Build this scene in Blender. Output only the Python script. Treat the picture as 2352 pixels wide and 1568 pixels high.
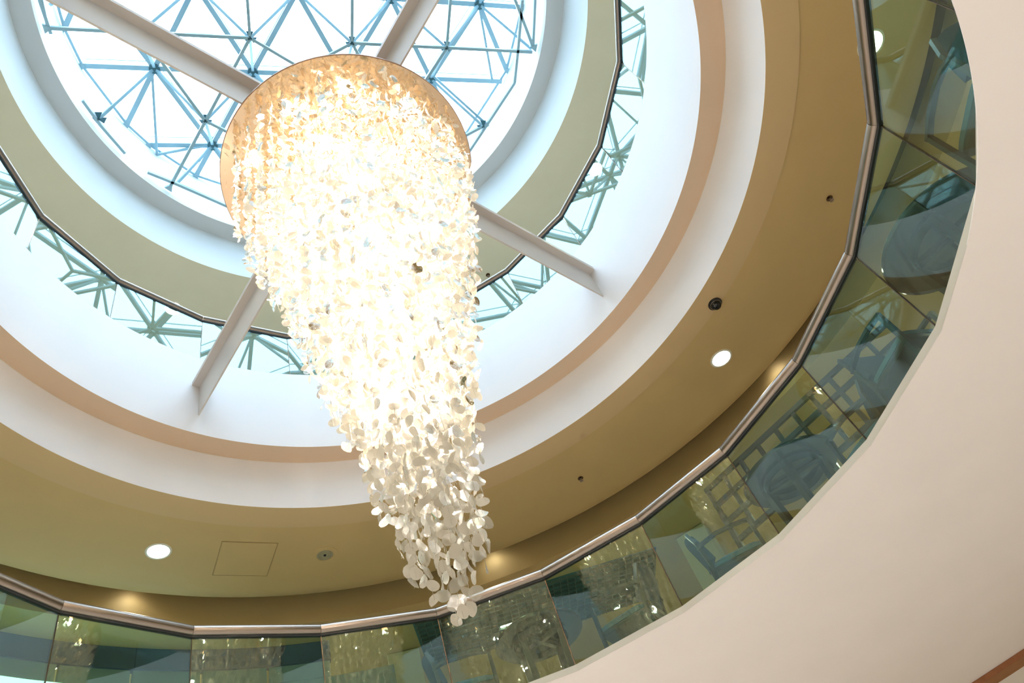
import bpy, math, random
import numpy as np
from mathutils import Vector, Matrix
random.seed(7); rng = np.random.default_rng(7)
PI = math.pi
for o in list(bpy.data.objects): bpy.data.objects.remove(o)
sc = bpy.context.scene; COL = sc.collection
R_ = math.radians

# ------------------------------------------------------------ camera, sky, exposure
CAM = Vector((0.7335, -3.1780, 1.5))
right = Vector((0.91346, 0.30511, -0.26925)); down = Vector((-0.40693, 0.68490, -0.60442)); fwd = Vector((0.0, 0.66168, 0.74979))
cd = bpy.data.cameras.new('camera'); cam = bpy.data.objects.new('camera', cd); COL.objects.link(cam)
M3 = Matrix((right, -down, -fwd)).transposed()
cam.matrix_world = Matrix.Translation(CAM) @ M3.to_4x4()
cd.sensor_width = 36; cd.lens = 1770.8 / 2352 * 36; cd.clip_start = 0.05; cd.clip_end = 200
sc.camera = cam
w = bpy.data.worlds.new('world'); sc.world = w; w.use_nodes = True
bg = w.node_tree.nodes['Background']; bg.inputs[0].default_value = (0.66, 0.83, 1.0, 1); bg.inputs[1].default_value = 10.0
sc.view_settings.view_transform = 'Standard'; sc.view_settings.look = 'None'
sc.view_settings.exposure = 0.0; sc.view_settings.gamma = 1.0; sc.view_settings.use_curve_mapping = False
CHAND_W = 1.15; DOWN_W = 1.8; GROUND_W = 1.15   # multipliers for the lamps built further down

# ------------------------------------------------------------ materials
def lin(c): return tuple(((x/255)/12.92 if x/255 <= .04045 else ((x/255+.055)/1.055)**2.4) for x in c) + (1,)
def mat(name, rgb, rough=.6, metal=0, noise=.0, nscale=8, bump=0, bscale=60, spec=.5, emit=None, es=0, aniso=None):
    m = bpy.data.materials.new(name); m.use_nodes = True; nt = m.node_tree; b = nt.nodes['Principled BSDF']
    c = lin(rgb); b.inputs['Base Color'].default_value = c
    b.inputs['Roughness'].default_value = rough; b.inputs['Metallic'].default_value = metal
    b.inputs['Specular IOR Level'].default_value = spec
    tc = nt.nodes.new('ShaderNodeTexCoord')
    if noise:
        n = nt.nodes.new('ShaderNodeTexNoise'); n.inputs['Scale'].default_value = nscale; n.inputs['Detail'].default_value = 5
        nt.links.new(tc.outputs['Object'], n.inputs['Vector'])
        r = nt.nodes.new('ShaderNodeValToRGB'); r.color_ramp.elements[0].position = .3; r.color_ramp.elements[1].position = .7
        r.color_ramp.elements[0].color = tuple(x*(1-noise) for x in c[:3]) + (1,)
        r.color_ramp.elements[1].color = tuple(min(1, x*(1+noise)) for x in c[:3]) + (1,)
        nt.links.new(n.outputs['Fac'], r.inputs[0]); nt.links.new(r.outputs[0], b.inputs['Base Color'])
    if bump:
        n = nt.nodes.new('ShaderNodeTexNoise'); n.inputs['Scale'].default_value = bscale; n.inputs['Detail'].default_value = 3
        nt.links.new(tc.outputs['Object'], n.inputs['Vector'])
        bp = nt.nodes.new('ShaderNodeBump'); bp.inputs['Strength'].default_value = bump; bp.inputs['Distance'].default_value = .01
        nt.links.new(n.outputs['Fac'], bp.inputs['Height']); nt.links.new(bp.outputs[0], b.inputs['Normal'])
    if emit: b.inputs['Emission Color'].default_value = lin(emit); b.inputs['Emission Strength'].default_value = es
    return m
def glass(name, tint, refl=1.0, ior=1.5, base=0.0):
    m = bpy.data.materials.new(name); m.use_nodes = True; nt = m.node_tree; nt.nodes.clear()
    out = nt.nodes.new('ShaderNodeOutputMaterial'); mx = nt.nodes.new('ShaderNodeMixShader')
    t = nt.nodes.new('ShaderNodeBsdfTransparent'); t.inputs[0].default_value = tint + (1,)
    g = nt.nodes.new('ShaderNodeBsdfGlossy'); g.inputs['Roughness'].default_value = 0.0; g.inputs[0].default_value = ((.66, .90, .98, 1) if 'blue' in name else (.92, 1, .95, 1))
    f = nt.nodes.new('ShaderNodeFresnel'); f.inputs[0].default_value = ior
    k = nt.nodes.new('ShaderNodeMath'); k.operation = 'MULTIPLY_ADD'; k.inputs[1].default_value = refl; k.inputs[2].default_value = base; k.use_clamp = True
    nt.links.new(f.outputs[0], k.inputs[0]); nt.links.new(k.outputs[0], mx.inputs[0])
    nt.links.new(t.outputs[0], mx.inputs[1]); nt.links.new(g.outputs[0], mx.inputs[2]); nt.links.new(mx.outputs[0], out.inputs[0])
    return m
def capiz(name, col, clear, gl):
    """thin shell: translucent + diffuse sheet, partly see-through, pearly gloss, fine radial streak relief"""
    m = bpy.data.materials.new(name); m.use_nodes = True; nt = m.node_tree; nt.nodes.clear()
    N = nt.nodes.new; L = nt.links.new
    out = N('ShaderNodeOutputMaterial'); d = N('ShaderNodeBsdfDiffuse'); tr = N('ShaderNodeBsdfTranslucent'); g = N('ShaderNodeBsdfGlossy'); tp = N('ShaderNodeBsdfTransparent')
    tc = N('ShaderNodeTexCoord'); n = N('ShaderNodeTexNoise'); n.inputs['Scale'].default_value = 45; n.inputs['Detail'].default_value = 3
    L(tc.outputs['Object'], n.inputs['Vector'])
    bp = N('ShaderNodeBump'); bp.inputs['Strength'].default_value = .7; bp.inputs['Distance'].default_value = .006; L(n.outputs['Fac'], bp.inputs['Height'])
    for x in (d, tr): x.inputs[0].default_value = col + (1,); L(bp.outputs[0], x.inputs['Normal'])
    g.inputs[0].default_value = (1, .98, .94, 1); g.inputs['Roughness'].default_value = .12; L(bp.outputs[0], g.inputs['Normal'])
    a = N('ShaderNodeMixShader'); a.inputs[0].default_value = .5; L(d.outputs[0], a.inputs[1]); L(tr.outputs[0], a.inputs[2])
    b = N('ShaderNodeMixShader'); b.inputs[0].default_value = clear; L(a.outputs[0], b.inputs[1]); L(tp.outputs[0], b.inputs[2])
    f = N('ShaderNodeLayerWeight'); f.inputs[0].default_value = gl; c = N('ShaderNodeMixShader'); L(f.outputs['Fresnel'], c.inputs[0])
    L(b.outputs[0], c.inputs[1]); L(g.outputs[0], c.inputs[2]); L(c.outputs[0], out.inputs[0])
    return m
M = {}
M['fascia'] = mat('white_plaster', (232, 228, 228), .55, bump=.05)
M['fascia_up'] = mat('upper_white_plaster', (236, 238, 238), .55, bump=.05)
M['soffit_cream'] = mat('cream_soffit_paint', (240, 234, 232), .55, noise=.015, nscale=1.5)
M['soffit_olive'] = mat('khaki_ceiling_paint', (206, 176, 122), .6, noise=.02, nscale=2)
M['soffit_band'] = mat('light_khaki_edge_paint', (210, 181, 135), .6)
M['soffit_sage'] = mat('sage_ceiling_paint', (224, 221, 198), .6, noise=.02, nscale=2)
M['slot'] = mat('brown_slot_shade', (70, 52, 34), .7)  # dark brown puts the shadow at the top of the ceiling slot into colour
M['tan'] = mat('tan_reveal_shade', (215, 188, 160), .6)  # shade on the downward-facing reveal, carried by a tan colour
M['greytan'] = mat('grey_reveal_shade', (205, 208, 210), .6)  # grey colour stands for shade on the reveal below the skylight kerb
M['stone'] = mat('pale_marble_floor', (222, 216, 208), .25, noise=.08, nscale=3)
M['wall'] = mat('pale_yellow_wall', (214, 208, 170), .7, noise=.03, nscale=1)
M['curb'] = mat('stone_curb', (204, 198, 184), .4)
M['rail'] = mat('brushed_steel', (146, 134, 124), .28, 1.0, bump=.03, bscale=300)
M['black'] = mat('black_rubber', (18, 18, 20), .5)
M['joint'] = mat('bronze_edge', (96, 76, 58), .2, .8)
M['glass1'] = glass('green_tinted_glass', (.76, .90, .79), .03, 1.5, .056)
M['glass2'] = glass('blue_green_glass', (.78, .92, .92), .17)
M['skyglass'] = glass('clear_roof_glass', (.97, .99, 1.0), .5)
M['frame'] = mat('pale_blue_steel_paint', (150, 186, 200), .4, .1)
M['node'] = mat('dark_teal_steel_paint', (58, 104, 116), .4, .2)
M['beam'] = mat('beam_plaster', (208, 199, 192), .55, bump=.04)
M['plate'] = mat('polished_bronze_plate', (208, 182, 152), .06, .95)
M['rim'] = mat('brown_plate_rim', (170, 130, 104), .35, .3)
M['wire'] = mat('string_wire', (215, 210, 200), .3, .5)
M['navy'] = mat('navy_frieze_paint', (52, 66, 98), .5)
M['tealgrey'] = mat('grey_green_panel', (120, 140, 138), .5)
M['teal'] = mat('teal_ceiling_panel', (60, 100, 112), .6)
M['slat'] = mat('dark_louvre_slat', (70, 84, 84), .5)
M['wood'] = mat('dark_stained_wood', (36, 28, 24), .3, noise=.2, nscale=14)
M['tabletop'] = mat('dark_polished_tabletop', (34, 27, 23), .15, noise=.12, nscale=10)
M['fabric'] = mat('blue_grey_upholstery', (70, 100, 114), .85, noise=.08, nscale=60, bump=.2, bscale=400)
M['fabric_dark'] = mat('slate_upholstery', (40, 56, 74), .85, noise=.08, nscale=60, bump=.2, bscale=400)
M['lamp_ring'] = mat('white_lamp_trim', (225, 222, 210), .35)
M['lamp'] = mat('lit_downlight_lens', (255, 255, 240), .4, emit=(255, 250, 225), es=14)
M['lamp_up'] = mat('lit_upper_downlight_lens', (255, 255, 240), .4, emit=(250, 255, 225), es=14)
M['bulb'] = mat('lit_bulb', (255, 250, 235), .4, emit=(255, 236, 200), es=40)
M['dome'] = mat('smoked_black_dome', (14, 14, 16), .08)
M['seam'] = mat('khaki_panel_seam', (168, 142, 96), .6)
M['grille'] = mat('speaker_grille_grey', (170, 162, 130), .5)
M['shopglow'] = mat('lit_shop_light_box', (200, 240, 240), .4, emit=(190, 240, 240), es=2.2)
M['brownband'] = mat('brown_wood_band', (150, 96, 60), .5, noise=.1)
M['capiz'] = capiz('capiz_shell', (.88, .82, .72), .05, .22)
M['capiz_clear'] = capiz('clear_capiz_shell', (.82, .80, .72), .50, .45)

# ------------------------------------------------------------ helpers
def link(name, verts, faces, m=None, parent=None, smooth=False, loc=None):
    me = bpy.data.meshes.new(name); me.from_pydata([tuple(v) for v in verts], [], faces); me.update()
    if m:
        for q in (m if isinstance(m, (list, tuple)) else [m]): me.materials.append(q)
    if smooth:
        me.polygons.foreach_set('use_smooth', [True]*len(me.polygons))
        me.set_sharp_from_angle(angle=R_(35))
    o = bpy.data.objects.new(name, me); COL.objects.link(o)
    if parent: o.parent = parent
    if loc: o.location = loc
    return o
def tag(o, label=None, cat=None, group=None, kind=None):
    if label: o['label'] = label
    if cat: o['category'] = cat
    if group: o['group'] = group
    if kind: o['kind'] = kind
    return o
def empty(name, loc, rz=0, label=None, cat=None, group=None):
    o = bpy.data.objects.new(name, None); o.empty_display_size = .1; COL.objects.link(o); o.location = loc; o.rotation_euler = (0, 0, rz)
    return tag(o, label, cat, group)
class MB:
    def __init__(s): s.v = []; s.f = []
    def add(s, v, f): n = len(s.v); s.v += [tuple(x) for x in v]; s.f += [tuple(i+n for i in q) for q in f]
    def box(s, c, size, rz=0, bev=0):
        x, y, z = [q/2 for q in size]; cs, sn = math.cos(rz), math.sin(rz)
        if bev:
            b = min(bev, x*.9, y*.9, z*.9); pts = []
            for sz in (-1, 1):
                pts.append([(px*(x-b), py*(y-b), sz*z) for px, py in ((-1,-1),(1,-1),(1,1),(-1,1))])
            lay = []
            for zz in (-z, -(z-b), (z-b), z):
                k = b if abs(zz) == z else 0
                X, Y = x-k, y-k; e = b*.7 if not k else b*.3
                ring = [(-X+e,-Y),(X-e,-Y),(X,-Y+e),(X,Y-e),(X-e,Y),(-X+e,Y),(-X,Y-e),(-X,-Y+e)]
                lay.append([(p, q, zz) for p, q in ring])
            v = [p for l in lay for p in l]; f = [tuple(range(7, -1, -1)), tuple(range(24, 32))]
            for l in range(3):
                for i in range(8): j = (i+1) % 8; f.append((l*8+i, l*8+j, l*8+8+j, l*8+8+i))
        else:
            v = [(-x,-y,-z),(x,-y,-z),(x,y,-z),(-x,y,-z),(-x,-y,z),(x,-y,z),(x,y,z),(-x,y,z)]
            f = [(3,2,1,0),(4,5,6,7),(0,1,5,4),(1,2,6,5),(2,3,7,6),(3,0,4,7)]
        s.add([(c[0]+p*cs-q*sn, c[1]+p*sn+q*cs, c[2]+r) for p, q, r in v], f); return s
    def tube(s, pts, r, n=10, caps=True, up=Vector((0, 0, 1)), rect=None):
        pts = [Vector(p) for p in pts]; rings = []
        for i, p in enumerate(pts):
            d0 = (pts[i]-pts[i-1]).normalized() if i else (pts[1]-pts[0]).normalized()
            d1 = (pts[i+1]-pts[i]).normalized() if i < len(pts)-1 else d0
            t = (d0+d1).normalized(); u = up if abs(t.dot(up)) < .95 else Vector((1, 0, 0))
            a = t.cross(u).normalized(); b = a.cross(t).normalized(); k = 1/max(.4, math.sqrt((1+d0.dot(d1))/2))
            rr = r[i] if isinstance(r, (list, tuple)) else r
            if rect: rings.append([p+a*rect[0]*x*k+b*rect[1]*y for x, y in ((-1,-1),(1,-1),(1,1),(-1,1))])
            else: rings.append([p+a*rr*math.cos(2*PI*j/n)*k+b*rr*math.sin(2*PI*j/n) for j in range(n)])
        m_ = 4 if rect else n; v = [q for g in rings for q in g]; f = []
        for i in range(len(pts)-1):
            for j in range(m_): k = (j+1) % m_; f.append((i*m_+j, i*m_+k, i*m_+m_+k, i*m_+m_+j))
        if caps: f.append(tuple(range(m_-1, -1, -1))); f.append(tuple(range((len(pts)-1)*m_, len(pts)*m_)))
        s.add(v, f); return s
    def lathe(s, prof, n=24, c=(0, 0, 0), cap=True):
        v = [(c[0]+r*math.cos(2*PI*j/n), c[1]+r*math.sin(2*PI*j/n), c[2]+z) for r, z in prof for j in range(n)]; f = []
        for i in range(len(prof)-1):
            for j in range(n): k = (j+1) % n; f.append((i*n+j, i*n+k, i*n+n+k, i*n+n+j))
        if cap: f.append(tuple(range(n-1, -1, -1))); f.append(tuple(range((len(prof)-1)*n, len(prof)*n)))
        s.add(v, f); return s
    def out(s, name, m, parent=None, smooth=False, loc=None): return link(name, s.v, s.f, m, parent, smooth, loc)
def ring(name, prof, m, n=288, closed=False, smooth=True, kind='structure', parent=None):
    """surface of revolution about the atrium axis; a profile entry is (r, z) with r a number or a function of the angle"""
    v = []; P = len(prof)
    for j in range(n):
        t = 2*PI*j/n
        for r, z in prof:
            rr = r(t) if callable(r) else r
            v.append((rr*math.cos(t), rr*math.sin(t), z))
    f = []
    for j in range(n):
        k = (j+1) % n
        for i in range(P if closed else P-1):
            i2 = (i+1) % P; f.append((j*P+i, k*P+i, k*P+i2, j*P+i2))
    o = link(name, v, f, m, parent, smooth)
    if kind: o['kind'] = kind
    return o
def pol(r, deg, z=0): return Vector((r*math.cos(R_(deg)), r*math.sin(R_(deg)), z))
def copy_tree(o, parent=None):
    c = o.copy(); COL.objects.link(c)
    if parent: c.parent = parent
    for ch in [x for x in bpy.data.objects if x.parent == o]: copy_tree(ch, c)
    return c
def spot(loc, power, size=120, color=(1, .9, .72), blend=.6, rad=.08, target=None):
    l = bpy.data.lights.new('spot', 'SPOT'); l.energy = power; l.spot_size = R_(size); l.spot_blend = blend; l.color = color; l.shadow_soft_size = rad
    o = bpy.data.objects.new('spot_light', l); COL.objects.link(o); o.location = loc
    if target is not None: o.rotation_euler = (Vector(target)-Vector(loc)).to_track_quat('-Z', 'Y').to_euler()
    return o

# ------------------------------------------------------------ measured levels (metres)
V1 = [(-14.4, 3.75), (3.0, 3.76), (20.4, 3.787), (37.5, 3.79), (55.0, 3.79), (71.9, 3.77), (89.2, 3.779), (106.6, 3.80), (124.1, 3.735), (141.9, 3.758), (159.2, 3.755)]
a0 = 159.2
for i in range(1, 10): V1.append((159.2 + (345.6-159.2)/10*i, 3.76))
V2 = [(1.5, 3.585), (19.3, 3.575), (37.1, 3.581), (54.7, 3.590), (72.5, 3.586), (90.2, 3.586), (108.0, 3.586), (125.8, 3.583), (143.8, 3.576), (161.7, 3.600), (179.7, 3.605)]
for i in range(1, 10): V2.append((179.7 + (361.5-179.7)/10*i, 3.59))
def polyr(V, off):
    """radius of the pane polygon (scaled by off) at an angle"""
    pts = [pol(r+off, a) for a, r in V]
    def f(t):
        d = Vector((math.cos(t), math.sin(t), 0))
        for i in range(len(pts)):
            a, b = pts[i], pts[(i+1) % len(pts)]; e = b-a
            den = d.x*e.y-d.y*e.x
            if abs(den) < 1e-9: continue
            s = (a.x*e.y-a.y*e.x)/den; k = (a.x*d.y-a.y*d.x)/den
            if s > 0 and -1e-6 <= k <= 1+1e-6: return s
        return 3.7
    return f
F1, F2 = 4.89, 9.36
# ---- ground level
ring('floor', [(0.0, 0.0), (12.5, 0.0)], M['stone'], 96)
ring('wall_ground', [(12.4, 0.0), (12.4, 4.77)], M['wall'], 96)
# ---- first balcony slab: cream soffit, stone curb behind the glass, floor
pf = polyr(V1, -.008)
def lip(t):
    d = math.degrees(t); d = d-360 if d > 180 else d; k = max(0, min(1, (d-13)/7)); k = k*k*(3-2*k) if d > 0 else 0
    return min(3.605+.24*math.cos(t-R_(70))+.035*k, pf(t)+.002)
ring('ceiling', [(lip, 4.828), (lip, 4.822), (12.5, 4.822)], M['soffit_cream'], 720)
ring('trim_1', [(pf, 4.823), (pf, 4.884), (lambda t: pf(t)+.03, 4.886)], M['curb'], 720)
ring('floor', [(lambda t: pf(t)+.03, F1-.004), (12.5, F1-.004)], M['stone'], 720)
ring('trim_2', [(9.75, 4.82), (9.75, 4.75), (10.1, 4.75), (10.1, 4.82)], M['brownband'], 192)
# ---- second balcony: ceiling of level one, stepped white well, reveal tinted tan for shade
ring('ceiling', [(3.80, 7.50), (4.13, 7.50)], M['soffit_band'])
arc = [(5.26+.40*math.sin(R_(a)), 7.525+.26*(1-math.cos(R_(a)))) for a in range(0, 91, 10)]
ring('ceiling', [(4.13, 7.50), (4.13, 7.525)] + arc, M['soffit_olive'])
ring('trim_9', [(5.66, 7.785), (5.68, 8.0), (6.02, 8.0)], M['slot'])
ring('ceiling', [(6.02, 8.0), (6.02, 7.5), (12.5, 7.5)], M['soffit_olive'])
ring('trim_3', [(3.80, 7.50), (3.775, 7.80), (3.752, 8.152)], M['fascia'])
ring('trim_4', [(3.752, 8.152), (3.49, 8.152)], M['tan'])
ring('trim_5', [(3.49, 8.152), (3.49, 9.47), (3.495, 9.48), (3.56, 9.48)], M['fascia'])
ring('floor', [(3.56, F2), (12.5, F2)], M['stone'], 144)
ring('trim_6', [(3.56, 9.48), (3.66, 9.48), (3.66, F2)], M['fascia'])
# ---- roof level: sage ceiling, stepped white well, kerb wall of the skylight
ring('ceiling', [(3.707, 11.98), (4.22, 11.98)], M['soffit_sage'])
ring('ceiling', [(4.22, 11.98), (4.22, 12.0), (6.0, 12.0), (6.0, 12.4), (12.5, 12.4)], M['soffit_sage'])
ring('trim_7', [(3.707, 11.98), (3.68, 12.4), (3.65, 12.85)], M['fascia_up'])
ring('trim_8', [(3.65, 12.85), (3.39, 12.865)], M['greytan'])
ring('wall_skylight', [(3.39, 12.865), (3.39, 14.18), (3.42, 14.2), (3.7, 14.2), (13, 14.2)], M['fascia_up'])
ring('wall_lower', [(11.5, F1), (11.5, 7.5)], M['wall'], 96)
ring('wall_upper', [(11.5, F2), (11.5, 12.4)], M['wall'], 96)
ring('wall_outer', [(12.55, -.1), (12.55, 14.3)], M['wall'], 96)

# ------------------------------------------------------------ glass balustrades
def balustrade(V, zb, zt, rail_r, gmat, label, mid):
    root = empty('balustrade', (0, 0, zb), 0, label, 'railing')
    n = len(V); C = Vector((0, 0, zb))
    for i in range(n):
        a, b = pol(V[i][1], V[i][0]), pol(V[(i+1) % n][1], V[(i+1) % n][0]); e = (b-a).normalized(); nrm = Vector((e.y, -e.x, 0))
        h = zt-zb; mb = MB(); o = nrm*-.006; g = e*.004
        p = [a+g+o, b-g+o, b-g-o, a+g-o]
        mb.add([(q.x, q.y, 0) for q in p] + [(q.x, q.y, h-.04) for q in p], [(3,2,1,0),(4,5,6,7),(0,1,5,4),(1,2,6,5),(2,3,7,6),(3,0,4,7)])
        mb.out('glass_pane', gmat, root)
        A = pol(V[i][1], V[i][0], h); B = pol(V[(i+1) % n][1], V[(i+1) % n][0], h)
        # handrail tube with mitred ends
        dA = (A-pol(V[i-1][1], V[i-1][0], h)).normalized(); dB = (pol(V[(i+2) % n][1], V[(i+2) % n][0], h)-B).normalized()
        mb = MB(); N = 20; v = []
        for P, d in ((A+e*.0015, (dA+e).normalized()), (B-e*.0015, (e+dB).normalized())):
            lat = Vector((d.y, -d.x, 0)); k = 1/max(.5, abs(lat.dot(nrm)))
            for j in range(N):
                t = 2*PI*j/N; v.append(P+lat*rail_r*math.cos(t)*k+Vector((0, 0, 1))*rail_r*math.sin(t))
        mb.add(v, [(j, (j+1) % N, N+(j+1) % N, N+j) for j in range(N)] + [tuple(range(N-1, -1, -1)), tuple(range(N, 2*N))])
        mb.out('handrail', M['rail'], root, True)
        mb = MB().tube([A-Vector((0, 0, rail_r+.006)), B-Vector((0, 0, rail_r+.006))], 1, rect=(.017, .012)); mb.out('gasket', M['black'], root)
        mb = MB().box((a.x, a.y, (h-.06)/2), (.016, .007, h-.06), R_(V[i][0])); mb.out('joint', M['joint'], root)
    return root
balustrade(V1, 4.888, 5.90, .053, M['glass1'], 'lower curved balustrade of green tinted glass with a thick steel handrail', F1)
balustrade(V2, 9.46, 10.42, .046, M['glass2'], 'upper curved balustrade of blue-green glass reflecting the skylight', F2)

# ------------------------------------------------------------ skylight: space frame and glazing
Q0 = Vector((-.87, -.10, 0)); S = 1.39
d1, d2, d3 = [Vector((math.cos(R_(a)), math.sin(R_(a)), 0))*S for a in (26.2, 86.2, 146.2)]
ZQ, ZP, RC = 13.02, 14.0, 3.31
frame = empty('space_frame', (0, 0, 13.0), 0, 'pale blue triangular steel space frame under the glass roof', 'roof frame')
def clip(a, b, R=RC):
    """clip the segment a-b to radius R; None when it is all outside"""
    ia, ib = a.xy.length <= R, b.xy.length <= R
    if ia and ib: return a, b, None
    if not ia and not ib: return None
    if not ia: a, b = b, a
    d = b-a; A = d.xy.dot(d.xy); Bq = 2*a.xy.dot(d.xy); Cq = a.xy.dot(a.xy)-R*R
    t = (-Bq+math.sqrt(Bq*Bq-4*A*Cq))/2/A
    return a, a+d*t, a+d*t
def bar(a, b, wd, ht, name, m):
    o = Vector((0, 0, 13.0)); MB().tube([a-o, b-o], 1, rect=(wd, ht)).out(name, m, frame)
nodesQ = {(i, j): Q0+d1*i+d2*j+Vector((0, 0, ZQ)) for i in range(-5, 6) for j in range(-5, 6)}
offP = (d2+d3)/3
nodesP = {(i, j): Q0+d1*i+d2*j+offP+Vector((0, 0, ZP)) for i in range(-5, 6) for j in range(-5, 6)}
endsQ, endsP = [], []
# lower layer: open triangles joined by three-armed stars, with bars running on to the kerb
KEEP = {(-1,0,0,0), (-1,0,-1,1), (0,0,-1,1), (1,0,2,0), (1,0,1,1), (2,0,1,1), (-2,0,-1,0), (-1,1,-2,2), (2,0,3,0), (1,1,1,2), (0,1,0,2), (0,1,-1,2)}
STAR = [((0,0), (1,0), (0,1)), ((0,0), (1,-1), (0,-1)), ((1,0), (2,-1), (1,-1)), ((2,0), (3,-1), (2,-1)), ((-1,1), (0,1), (-1,2)), ((2,1), (1,1), (1,2))]
for nodes, ends, sz, nm in ((nodesQ, endsQ, (.021, .026), 'bottom_chord'), (nodesP, endsP, (.036, .03), 'top_chord')):
    for (i, j), p in nodes.items():
        for di, dj in ((1, 0), (0, 1), (-1, 1)):
            q = nodes.get((i+di, j+dj))
            if q is None: continue
            if nm == 'bottom_chord' and not ((i, j, i+di, j+dj) in KEEP or (p.y < -1.2 and q.y < -1.2) or (p.x > 2.2 and q.x > 2.2)): continue
            c = clip(p, q, RC if nm == 'bottom_chord' else 3.36)
            if c:
                bar(c[0], c[1], sz[0], sz[1], nm, M['frame'])
                if c[2] is not None: ends.append(c[2])
for (i, j), p in nodesP.items():
    if p.xy.length > 3.36: continue
    for di, dj in ((0, 0), (0, 1), (-1, 1)):
        q = nodesQ.get((i+di, j+dj))
        c = clip(p, q) if q is not None else None
        if c: bar(c[0], c[1], .019, .019, 'web_bar', M['frame'])
    mb = MB(); mb.lathe([(.02, -.06), (.075, -.05), (.085, 0), (.06, .05)], 12, p-Vector((0, 0, 13.0))); mb.out('hub', M['node'], frame)
for p in nodesQ.values():
    if p.xy.length > RC: continue
    mb = MB()
    for k in range(3):
        t = R_(56.2+120*k); t2 = t+.55; t3 = t-.55
        c = p-Vector((0, 0, 13.0)); mb.add([c+Vector((0, 0, .05)), c+Vector((.095*math.cos(t2), .095*math.sin(t2), .03)), c+Vector((.095*math.cos(t3), .095*math.sin(t3), .03)), c+Vector((0, 0, -.05))], [(0,1,2),(0,3,1),(1,3,2),(2,3,0)])
    mb.out('gusset_plate', M['node'], frame)
for ends, zz in ((endsQ, ZQ), (endsP, ZP)):
    ends.sort(key=lambda p: math.atan2(p.y, p.x))
    keep = []
    for p in ends:
        if not keep or (p-keep[-1]).length > .35: keep.append(p)
    for k, p in enumerate(keep):
        t = math.atan2(p.y, p.x); c = p-Vector((0, 0, 13.0))
        u = Vector((math.cos(t), math.sin(t), 0)); s = Vector((-u.y, u.x, 0))
        mb = MB(); mb.add([c-u*.06+Vector((0,0,.03)), c+u*.05+s*.06, c+u*.05-s*.06, c-u*.06-Vector((0,0,.03)), c+u*.05+s*.06-Vector((0,0,.04)), c+u*.05-s*.06-Vector((0,0,.04))], [(0,1,2),(3,5,4),(0,3,4,1),(1,4,5,2),(2,5,3,0)])
        mb.out('end_plate', M['frame'], frame)
        q = keep[(k+1) % len(keep)]
        if (q-p).length < 2.2: bar(p, q, .018, .022, 'edge_chord', M['frame'])
for st in STAR:
    ps = [nodesQ[k] for k in st]; c = sum(ps, Vector())/3
    for p in ps:
        e = clip(c, p)
        if e: bar(e[0], e[1], .020, .024, 'star_bar', M['frame'])
for a, b in (((-2.51, 0, ZP), (-3.18, 1.14, 13.9)), ((-2.38, 1.38, ZP), (-3.18, 1.14, 13.9)), ((2.43, 1.03, ZP), (2.21, 2.25, 13.9)), ((1.31, 1.80, ZP), (1.80, 2.55, ZQ))):
    bar(Vector(a), Vector(b), .018, .018, 'web_bar', M['frame'])
for line in (((-3.27, .63), (-3.31, .13), (-3.30, -.24)), ((-3.17, 1.01), (-2.93, 1.33), (-2.32, 2.21), (-1.5, 2.82)), ((2.92, .94), (2.62, 1.62), (2.42, 2.06), (1.75, 2.54), (1.2, 2.93)), ((-3.10, -1.12), (-2.96, -1.51))):
    for a, b in zip(line, line[1:]): bar(Vector((*a, ZQ)), Vector((*b, ZQ)), .02, .026, 'edge_chord', M['frame'])
glz = empty('window_1', (0, 0, 14.3)); glz['kind'] = 'structure'
mul = set()
for (i, j), p in nodesP.items():
    for tri in (((0, 0), (1, 0), (0, 1)), ((1, 0), (1, 1), (0, 1))):
        ps = [nodesP.get((i+a, j+b)) for a, b in tri]
        if any(q is None for q in ps): continue
        c = sum(ps, Vector())/3
        if c.xy.length > 4.1: continue
        v = [(c.x+(q.x-c.x)*.985, c.y+(q.y-c.y)*.985, 0) for q in ps]
        link('pane', v + [(x, y, .02) for x, y, z in v], [(2,1,0),(3,4,5),(0,1,4,3),(1,2,5,4),(2,0,3,5)], M['skyglass'], glz)
        for a in range(3):
            k = tuple(sorted(((i+tri[a][0], j+tri[a][1]), (i+tri[(a+1) % 3][0], j+tri[(a+1) % 3][1])))); mul.add(k)
for a, b in sorted(mul):
    A, B = nodesP[a], nodesP[b]; MB().tube([(A.x, A.y, -.01), (B.x, B.y, -.01)], 1, rect=(.005, .012)).out('mullion', M['frame'], glz)

# ------------------------------------------------------------ white cross beams that carry the chandelier
for az, lab in ((56, 'white T-shaped roof beam running to the lower right behind the chandelier'), (144, 'white T-shaped roof beam running to the lower left behind the chandelier'),
                (236, 'long white roof beam crossing the skylight to the upper left'), (324, 'white roof beam crossing the skylight to the upper right')):
    root = empty('cross_beam', (0, 0, 8.45), R_(az), lab, 'beam', 'cross beams carrying the chandelier')
    L0, L1 = .16, 3.488
    MB().box(((L0+L1)/2, 0, .235), (L1-L0, .018, .47)).out('web', M['beam'], root)
    MB().box(((L0+L1)/2, 0, .50), (L1-L0, .19, .06)).out('flange', M['beam'], root)

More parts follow.
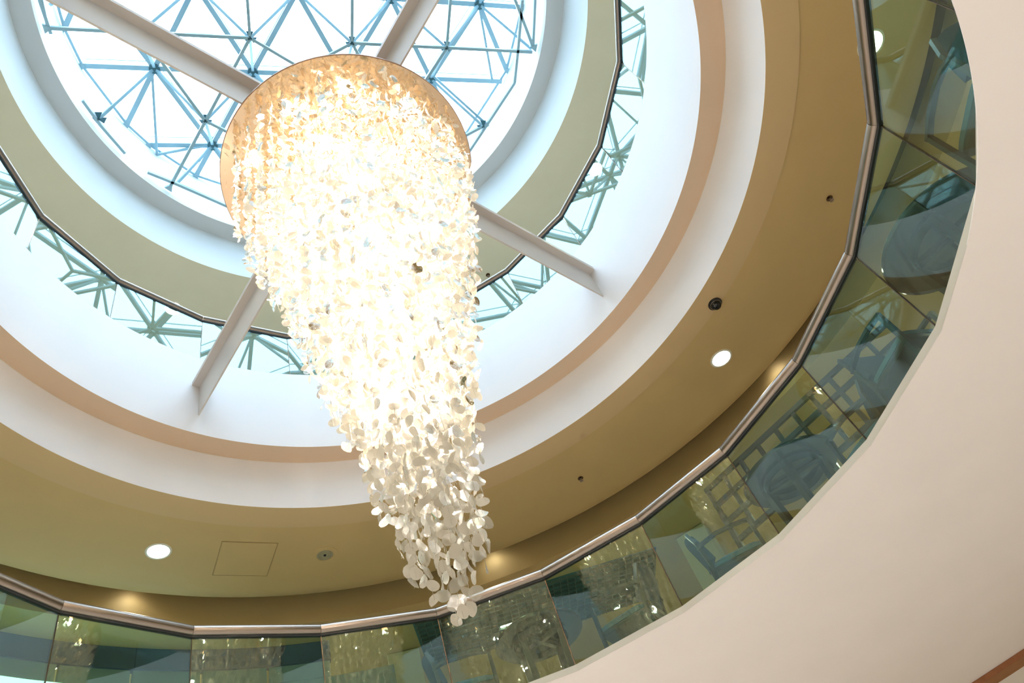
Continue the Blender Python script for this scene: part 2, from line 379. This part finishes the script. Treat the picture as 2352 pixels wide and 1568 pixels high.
# ------------------------------------------------------------ chandelier
ch = empty('chandelier', (0, 0, 8.02), 0, 'huge tapering cascade chandelier of cream shell discs on strings, lit from within', 'chandelier')
def loc(p): return Vector((p[0], p[1], p[2]-8.02))
mb = MB(); mb.lathe([(1.116, .0), (1.12, .004), (1.12, .018), (1.11, .022), (.35, .06)], 96); mb.out('rim', M['rim'], ch, True)
mb = MB(); mb.lathe([(1.114, -.002), (1.0, -.004), (.02, -.004)], 96); mb.out('plate', M['plate'], ch, True)
mb = MB(); mb.lathe([(.16, .09), (.16, .36), (.19, .40), (.19, .98), (.15, 1.0)], 32); mb.out('hub', M['beam'], ch, True)
prof = [(3.46, .10), (3.72, .20), (4.0, .27), (4.5, .36), (5.0, .475), (5.5, .59), (6.0, .70), (6.5, .83), (7.0, .95), (7.5, 1.04), (8.0, 1.09)]
def zlow(r):
    if r <= .10: return 3.46
    for (za, ra), (zb, rb) in zip(prof, prof[1:]):
        if ra <= r <= rb: return za+(zb-za)*(r-ra)/(rb-ra)
    return 7.9
strings = []
sp = .103
for i in range(-14, 15):
    for j in range(-14, 15):
        x = (i+.5*(j % 2))*sp + rng.normal(0, .008); y = j*sp*.866 + rng.normal(0, .008); r = math.hypot(x, y)
        if r < 1.085: strings.append((x, y, zlow(r)+rng.uniform(-.02, .14)))
NS = 12
def disc_mesh(seed):
    r = np.random.default_rng(seed); v = [(0, 0, r.normal(0, .0015))]
    ph = r.uniform(0, 6.28, 3); amp = .0035
    for rad in (.6, 1.0):
        for k in range(NS):
            t = 2*PI*k/NS; q = rad*(1+(.06*math.sin(2*t+ph[0])+.04*math.sin(3*t+ph[1])+r.normal(0, .02))*(rad == 1))
            v.append((q*math.cos(t), q*math.sin(t), amp/.036*rad*(math.sin(2*t+ph[2])+.6*math.sin(3*t+ph[0]))*rad))
    f = [(0, 1+k, 1+(k+1) % NS) for k in range(NS)] + [(1+k, 1+NS+k, 1+NS+(k+1) % NS, 1+(k+1) % NS) for k in range(NS)]
    return np.array(v, float), f
VAR = [disc_mesh(s) for s in range(6)]
discs = []
for x, y, zl in strings:
    z = zl+.03; k = 0
    while z < 7.95:
        yaw = rng.uniform(0, 2*PI); tilt = rng.normal(0, .17); roll = rng.normal(0, .25); rad = rng.uniform(.034, .041)
        discs.append((x+rng.normal(0, .006), y+rng.normal(0, .006), z, yaw, tilt, roll, rad, int(rng.integers(6)), rng.random() < (.45 if z < 4.6 else .22)))
        z += .076+rng.normal(0, .006); k += 1
C3 = np.array(CAM)
discs.sort(key=lambda d: (d[0]-C3[0])**2+(d[1]-C3[1])**2+(d[2]-C3[2])**2)
def rotm(yaw, tilt, roll):
    # disc normal horizontal (it hangs edge-down), turned by yaw, leaning a little
    return Matrix.Rotation(yaw, 3, 'Z') @ Matrix.Rotation(tilt, 3, 'Y') @ Matrix.Rotation(PI/2, 3, 'Y') @ Matrix.Rotation(roll, 3, 'Z')
dm = {}
for vi, (v, f) in enumerate(VAR):
    for ci, mt in enumerate((M['capiz'], M['capiz_clear'])):
        me = bpy.data.meshes.new('shell_disc'); me.from_pydata([tuple(q) for q in v], [], f); me.materials.append(mt)
        me.polygons.foreach_set('use_smooth', [True]*len(me.polygons)); dm[(vi, ci)] = me
NP = 300
for d in discs[:NP]:
    o = bpy.data.objects.new('shell_disc', dm[(d[7], int(d[8]))]); COL.objects.link(o); o.parent = ch
    o.matrix_local = Matrix.Translation(loc(d[:3])) @ rotm(d[3], d[4], d[5]).to_4x4() @ Matrix.Scale(d[6], 4)
rest = discs[NP:]
allv = []; allf = []; mi = []; off = 0; nv = len(VAR[0][0])
for d in rest:
    R = np.array(rotm(d[3], d[4], d[5]))*d[6]; v, f = VAR[d[7]]
    allv.append(v @ R.T + np.array([d[0], d[1], d[2]-8.02])); allf += [tuple(i+off for i in q) for q in f]; mi += [int(d[8])]*len(f); off += nv
me = bpy.data.meshes.new('shell_discs'); me.from_pydata(np.concatenate(allv).tolist(), [], allf)
me.materials.append(M['capiz']); me.materials.append(M['capiz_clear']); me.polygons.foreach_set('material_index', mi); me.polygons.foreach_set('use_smooth', [True]*len(me.polygons))
o = bpy.data.objects.new('shell_discs', me); COL.objects.link(o); o.parent = ch; o['kind'] = 'stuff'
mb = MB()
for x, y, zl in strings: mb.tube([loc((x, y, 8.0)), loc((x, y, zl))], .0012, 3, caps=False)
o = mb.out('strings', M['wire'], ch); o['kind'] = 'stuff'
# lamps set into the plate and a lit central stem
for rr, n, a in ((.0, 1, 0), (.42, 6, 20), (.85, 10, 5)):
    for k in range(n):
        p = pol(rr, a+360/n*k, 8.0)
        mb = MB(); mb.lathe([(.05, 0), (.05, -.02), (.035, -.028)], 16, loc(p)-Vector((0, 0, .004))); mb.out('lamp', M['bulb'], ch, True)
        spot((p.x, p.y, 7.95), 75*CHAND_W, 125, (1, .95, .87), .8, .04)
for z, rr, pw in ((7.35, .45, 60), (6.75, .38, 60), (6.2, .28, 45), (5.6, .18, 26), (5.0, .10, 12)):
    for k in range(3):
        p = pol(rr, 120*k+z*70, z)
        mb = MB(); mb.lathe([(.008, .05), (.02, .03), (.024, 0), (.015, -.022), (.003, -.026)], 12, loc(p)); mb.out('bulb', M['bulb'], ch, True)
        l = bpy.data.lights.new('bulb', 'POINT'); l.energy = pw*CHAND_W; l.color = (1, .95, .87); l.shadow_soft_size = .05
        q = bpy.data.objects.new('bulb_light', l); COL.objects.link(q); q.location = p

# ------------------------------------------------------------ ceiling fittings
def downlight(p, m, label, group, power, col, r=.116):
    root = empty('downlight', p, 0, label, 'light', group)
    MB().lathe([(r+.022, 0), (r+.02, -.006), (r, -.008), (r-.004, .0)], 32, cap=False).out('trim_ring', M['lamp_ring'], root, True)
    MB().lathe([(r-.002, -.002), (r-.03, -.010), (.01, -.013)], 32).out('lens', m, root, True)
    spot((p[0], p[1], p[2]-.03), power*DOWN_W, 150, col, .8, .08)
names1 = {6.5: 'round downlight seen behind the lower glass at the upper right', 52: 'bright round downlight in the khaki ceiling at the right, beside the black dome camera',
          97.5: 'bright round downlight behind the lowest strings of the chandelier', 143: 'bright round downlight in the khaki ceiling at the lower left'}
for k in range(8):
    az = [6.5, 52, 97.5, 143][k] if k < 4 else 188+45.5*(k-4)
    downlight(pol(4.86 if k == 0 else 4.715, 7.2 if k == 0 else az, 7.524), M['lamp'], names1.get(az, 'round downlight in the khaki ceiling outside the picture'), 'downlights of the lower ceiling', 22, (1, .93, .74))
for az, lab in ((52, 'small spotlight tucked in the ceiling slot at the right, behind the handrail'), (97, 'small spotlight tucked in the ceiling slot behind the chandelier tip'), (142, 'small spotlight tucked in the ceiling slot at the lower left, just above the handrail')):
    downlight(pol(5.86, az, 7.998), M['lamp'], lab, 'spotlights in the ceiling slot', 3, (1, .97, .75), .05)
names2 = {48.6: 'round downlight behind the upper glass at the right', 144.7: 'round downlight behind the upper glass at the left of the beam'}
for k in range(8):
    az = [3.6, 48.6, 97, 144.7][k] if k < 4 else 183+45*(k-4)
    downlight(pol(4.626, az, 11.999), M['lamp_up'], names2.get(az, 'round downlight in the sage ceiling, hidden by the balcony'), 'downlights of the upper ceiling', 100, (1, 1, .86))
for k in range(10):      # lamps added deep in the lower gallery to brighten it
    az = 14+36*k; downlight(pol(7.9, az, 7.499), M['lamp'], 'added downlight brightening the lower gallery from deep inside', 'added lights in the lower gallery', 95, (1, .95, .78), .08)
for k in range(12):      # unseen lamps added outside the frame to brighten floor and soffit
    az = 150+20*k*200/220; p = pol(6.0+2.2*(k % 2), az, 4.821)
    downlight(p, M['lamp'], 'added unseen downlight brightening the ground floor and cream soffit', 'added ground floor fill lights', 190*GROUND_W, (1, .95, .91), .11)
for az, r_ in ((12, 8.2), (36, 9.9), (88, 8.6), (100, 6.2), (122, 7.5), (138, 5.6)):  # more added fill lamps, out of view, to even out the cream soffit
    downlight(pol(r_, az, 4.821), M['lamp'], 'added unseen downlight brightening the ground floor and cream soffit', 'added ground floor fill lights', 190*GROUND_W, (1, .95, .91), .11)
dc = empty('dome_camera', pol(4.067, 43.8, 7.50), 0, 'small black dome camera on the khaki ceiling', 'camera')
MB().lathe([(.078, 0), (.08, -.018), (.066, -.026)], 32).out('base', M['black'], dc, True)
MB().lathe([(.060, -.026), (.056, -.05), (.042, -.070), (.022, -.080), (.002, -.084)], 32).out('dome', M['dome'], dc, True)
MB().lathe([(.068, -.027), (.062, -.030), (.060, -.027)], 24, cap=False).out('collar', M['rail'], dc, True)
sk = empty('ceiling_speaker', pol(4.695, 120.4, 7.524), 0, 'round flush ceiling speaker with rings and dark centre', 'speaker')
MB().lathe([(.155, 0), (.153, -.006), (.10, -.008), (.098, -.003)], 40, cap=False).out('flange', M['lamp_ring'], sk, True).data.materials[0] = M['soffit_olive']
for r0 in (.085, .068, .052): MB().lathe([(r0, -.002), (r0-.003, -.011), (r0-.009, -.011), (r0-.012, -.002)], 32, cap=False).out('grille_ring', M['grille'], sk, True)
MB().lathe([(.098, -.001), (.002, -.0012)], 32).out('backing', M['grille'], sk, True)
MB().lathe([(.018, -.003), (.014, -.012), (.002, -.014)], 16).out('cone', M['black'], sk, True)
for p, lab in ((pol(4.777, 80.1, 7.524), 'chrome fire sprinkler in the khaki ceiling right of the chandelier tip'), (pol(4.84, 25.9, 7.524), 'dark fire sprinkler in the khaki ceiling near the right handrail'), (pol(4.575, 79.7, 11.999), 'tiny fire sprinkler in the upper sage ceiling')):
    s = empty('fire_sprinkler', p, 0, lab, 'sprinkler')
    MB().lathe([(.034, 0), (.036, -.006), (.02, -.010)], 20).out('escutcheon', M['joint'], s, True)
    MB().lathe([(.012, -.010), (.010, -.035), (.004, -.045)], 12).out('nozzle', M['rail'], s, True)
    MB().lathe([(.022, -.045), (.024, -.048), (.002, -.050)], 14).out('deflector', M['rail'], s, True)
ap = empty('access_panel', pol(4.72, 131.5, 7.524), R_(131.5-90), 'faint square access panel flush in the khaki ceiling', 'hatch')
for c, s_ in (((0, .30, -.001), (.62, .006, .004)), ((0, -.30, -.001), (.62, .006, .004)), ((.31, 0, -.001), (.006, .6, .004)), ((-.31, 0, -.001), (.006, .6, .004))):
    MB().box(c, s_).out('edge_strip', M['seam'], ap)
MB().box((0, 0, -.0022), (.60, .585, .003)).out('door', M['soffit_olive'], ap)

# ------------------------------------------------------------ lower gallery interior
lg = empty('louvre_ceiling', (-.47, 7.08, 7.5), R_(12.2), 'teal egg-crate louvre ceiling panel seen through the lower glass', 'louvre')
MB().box((0, 0, -.012), (3.6, 1.26, .02)).out('backing', M['teal'], lg)
for k in range(33): MB().box((-1.76+.11*k, 0, -.045), (.010, 1.26, .045)).out('blade', M['slat'], lg)
for k in range(12): MB().box((0, -.61+.11*k, -.045), (3.54, .010, .044)).out('blade', M['slat'], lg)
MB().box((-.50, .12, -.03), (.26, .14, .008)).out('lamp', M['lamp'], lg)
# shop front behind the glass at the lower left
def arcbox(name, r, a0, a1, z0, z1, th, m, parent=None):
    n = max(2, int((a1-a0)/3)); v = []; f = []
    for k in range(n+1):
        a = a0+(a1-a0)*k/n
        for rr, z in ((r, z0), (r, z1), (r+th, z1), (r+th, z0)): v.append(pol(rr, a, z))
    for k in range(n):
        for i in range(4): j = (i+1) % 4; f.append((k*4+i, k*4+j, k*4+4+j, k*4+4+i))
    f += [(0, 1, 2, 3), (n*4+3, n*4+2, n*4+1, n*4)]
    return link(name, v, f, m, parent, True)
sf = empty('shop_front', (0, 0, 0), 0, 'curved shop front with navy frieze and pale light box behind the lower left glass', 'shopfront')
arcbox('frieze', 6.47, 119, 168, 7.22, 7.497, .1, M['navy'], sf)
for a in range(119, 168, 7): arcbox('panel', 6.50, a+.15, a+6.85, 7.0, 7.22, .08, M['tealgrey'], sf)
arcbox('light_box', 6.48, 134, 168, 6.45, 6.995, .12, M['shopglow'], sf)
arcbox('screen_wall', 6.50, 112, 134, 4.92, 6.995, .08, M['tealgrey'], sf)
arcbox('counter_wall', 6.52, 134, 168, 4.92, 6.44, .08, M['tealgrey'], sf)
for az, lab in ((110.5, 'square pale column left of the louvre panel'), (74, 'square pale column right of the louvre panel')):
    c = pol(7.3, az); o = MB().box((0, 0, 0), (.45, .45, 2.595), R_(az), .01).out('column', M['wall'], loc=(c.x, c.y, F1+1.30)); tag(o, lab, 'column')

# ---- furniture
def make_chair():
    t = empty('armchair', (0, 0, F1))
    mb = MB()
    # seat cushion: puffed box
    def puff(cx, cy, cz, sx, sy, sz, tiltx=0):
        v = []; f = []; n = 9
        for i in range(n):
            for j in range(n):
                u, w_ = -1+2*i/(n-1), -1+2*j/(n-1)
                k = (1-u**6)*(1-w_**6); e = .5+.5*min(1, k*3)
                v.append((cx+sx*u*(.94+.06*(1-w_**4)), cy+sy*w_*(.94+.06*(1-u**4)), cz+sz*(.35+.65*k)*(1 if k > 0 else .3)))
        N2 = n*n
        v += [(x, y, cz-sz*.6) for x, y, z in v]
        for i in range(n-1):
            for j in range(n-1):
                a = i*n+j; f.append((a, a+n, a+n+1, a+1)); f.append((N2+a, N2+a+1, N2+a+n+1, N2+a+n))
        for i in range(n-1):
            f.append((i, i+1, N2+i+1, N2+i)); a = (n-1)*n+i; f.append((a+1, a, N2+a, N2+a+1))
            a = i*n; f.append((a+n, a, N2+a, N2+a+n)); a = i*n+n-1; f.append((a, a+n, N2+a+n, N2+a))
        return v, f
    v, f = puff(.02, 0, .43, .27, .25, .06); link('seat', v, f, M['fabric'], t, True)
    MB().box((.02, 0, .365), (.54, .50, .05), bev=.01).out('seat_rail', M['wood'], t)
    # curved back pad with rounded top
    v = []; f = []; n = 11; m_ = 9
    for side in (0, 1):
        for i in range(n):
            u = -1+2*i/(n-1)
            for j in range(m_):
                h = j/(m_-1); z = .47+.40*h*(1-.16*u**4*h); x = -.25-.10*h-.05*(1-u*u)+(.0 if side else .055)
                v.append((x, .26*u*(1-.10*h*h), z))
    N2 = n*m_
    for i in range(n-1):
        for j in range(m_-1):
            a = i*m_+j; f.append((a, a+m_, a+m_+1, a+1)); f.append((N2+a, N2+a+1, N2+a+m_+1, N2+a+m_))
    for j in range(m_-1): f.append((j, j+1, N2+j+1, N2+j)); a = (n-1)*m_+j; f.append((a+1, a, N2+a, N2+a+1))
    for i in range(n-1): a = i*m_; f.append((a+m_, a, N2+a, N2+a+m_)); a = i*m_+m_-1; f.append((a, a+m_, N2+a+m_, N2+a))
    link('backrest', v, f, M['fabric_dark'], t, True)
    for s in (-1, 1):
        MB().tube([(.27, s*.27, .0), (.275, s*.275, .40), (.27, s*.28, .665)], 1, rect=(.018, .022), up=Vector((0, 1, 0))).out('leg', M['wood'], t)
        MB().tube([(-.31, s*.25, .0), (-.26, s*.25, .35), (-.30, s*.26, .70), (-.345, s*.235, .84)], 1, rect=(.016, .022), up=Vector((0, 1, 0))).out('leg', M['wood'], t)
        MB().tube([(.29, s*.28, .665), (.12, s*.285, .685), (-.08, s*.28, .69), (-.24, s*.27, .66), (-.31, s*.26, .62)], 1, rect=(.024, .014)).out('armrest', M['wood'], t)
    MB().box((-.29, 0, .40), (.03, .48, .05)).out('back_rail', M['wood'], t)
    return t
chair0 = make_chair(); used = [False]
def chair(x, y, deg, lab):
    o = chair0 if not used[0] else copy_tree(chair0)
    used[0] = True; o.location = (x, y, F1); o.rotation_euler = (0, 0, R_(deg)); tag(o, lab, 'chair', 'armchairs along the lower balustrade')
chair(.70, 4.36, 164, 'blue-grey upholstered armchair right of the round table below the chandelier')
chair(-1.12, 4.30, 19, 'blue-grey armchair left of the round table, cut off by the bottom edge')
chair(1.92, 4.14, -6, 'blue-grey armchair in front of the lattice screen, facing right')
chair(3.45, 3.12, 128, 'blue-grey armchair at the right of the second round table')
chair(3.68, 2.14, -62, 'armchair seen from behind with a flat slate back, between two tables')
chair(4.24, .02, 97, 'dark armchair behind the upper right glass beyond the large table')
def table(x, y, r, rz, lab):
    t = empty('round_table', (x, y, F1), rz, lab, 'table', 'round tables along the lower balustrade')
    MB().lathe([(r-.045, .715), (r-.01, .722), (r, .735), (r, .752), (r-.012, .762), (.02, .764)], 64).out('tabletop', M['tabletop'], t, True)
    MB().lathe([(r*.62, .66), (r*.62, .714), (r*.57, .714), (r*.57, .66)], 48, cap=False).out('apron', M['wood'], t)
    for k in range(4):
        a = PI/4+k*PI/2; q = Vector((math.cos(a), math.sin(a), 0)); MB().tube([q*r*.60+Vector((0, 0, .71)), q*r*.52+Vector((0, 0, .0))], 1, rect=(.032, .032)).out('leg', M['wood'], t)
    for k in range(2):
        MB().box((0, 0, .69), (r*1.16, .05, .04), PI/4+k*PI/2).out('crossbar', M['wood'], t)
    return t
table(-.27, 4.41, .48, .3, 'dark round cafe table below the chandelier tip, seen from underneath')
table(2.70, 3.50, .50, .5, 'dark round table in front of the lattice screen')
table(4.22, 1.30, .58, .2, 'large dark round table behind the right glass, nearest the top')
# lattice screen
A, B = Vector((2.14, 4.84)), Vector((4.45, 3.34)); dv = B-A; Ls = dv.length; az = math.atan2(dv.y, dv.x)
ls = empty('lattice_screen', (A.x, A.y, F1), az, 'dark wooden lattice screen behind the second round table', 'screen')
zt, zb = 1.81, 1.06
for z in (zt, zb, zt-.24, zt-.49): MB().box((Ls/2, 0, z), (Ls+.06, .045, .055)).out('rail', M['wood'], ls)
n = 10
for k in range(n+1):
    x = Ls*k/n; MB().box((x, .002, (zt+zb)/2), (.05, .04, zt-zb+.05)).out('slat', M['wood'], ls)
for x in (0, Ls/2, Ls): MB().box((x, 0, (zt+zb)/4), (.06, .06, (zt+zb)/2), 0).out('post', M['wood'], ls)
for o in bpy.data.objects:
    if o.type == 'LIGHT': o['kind'] = 'helper'
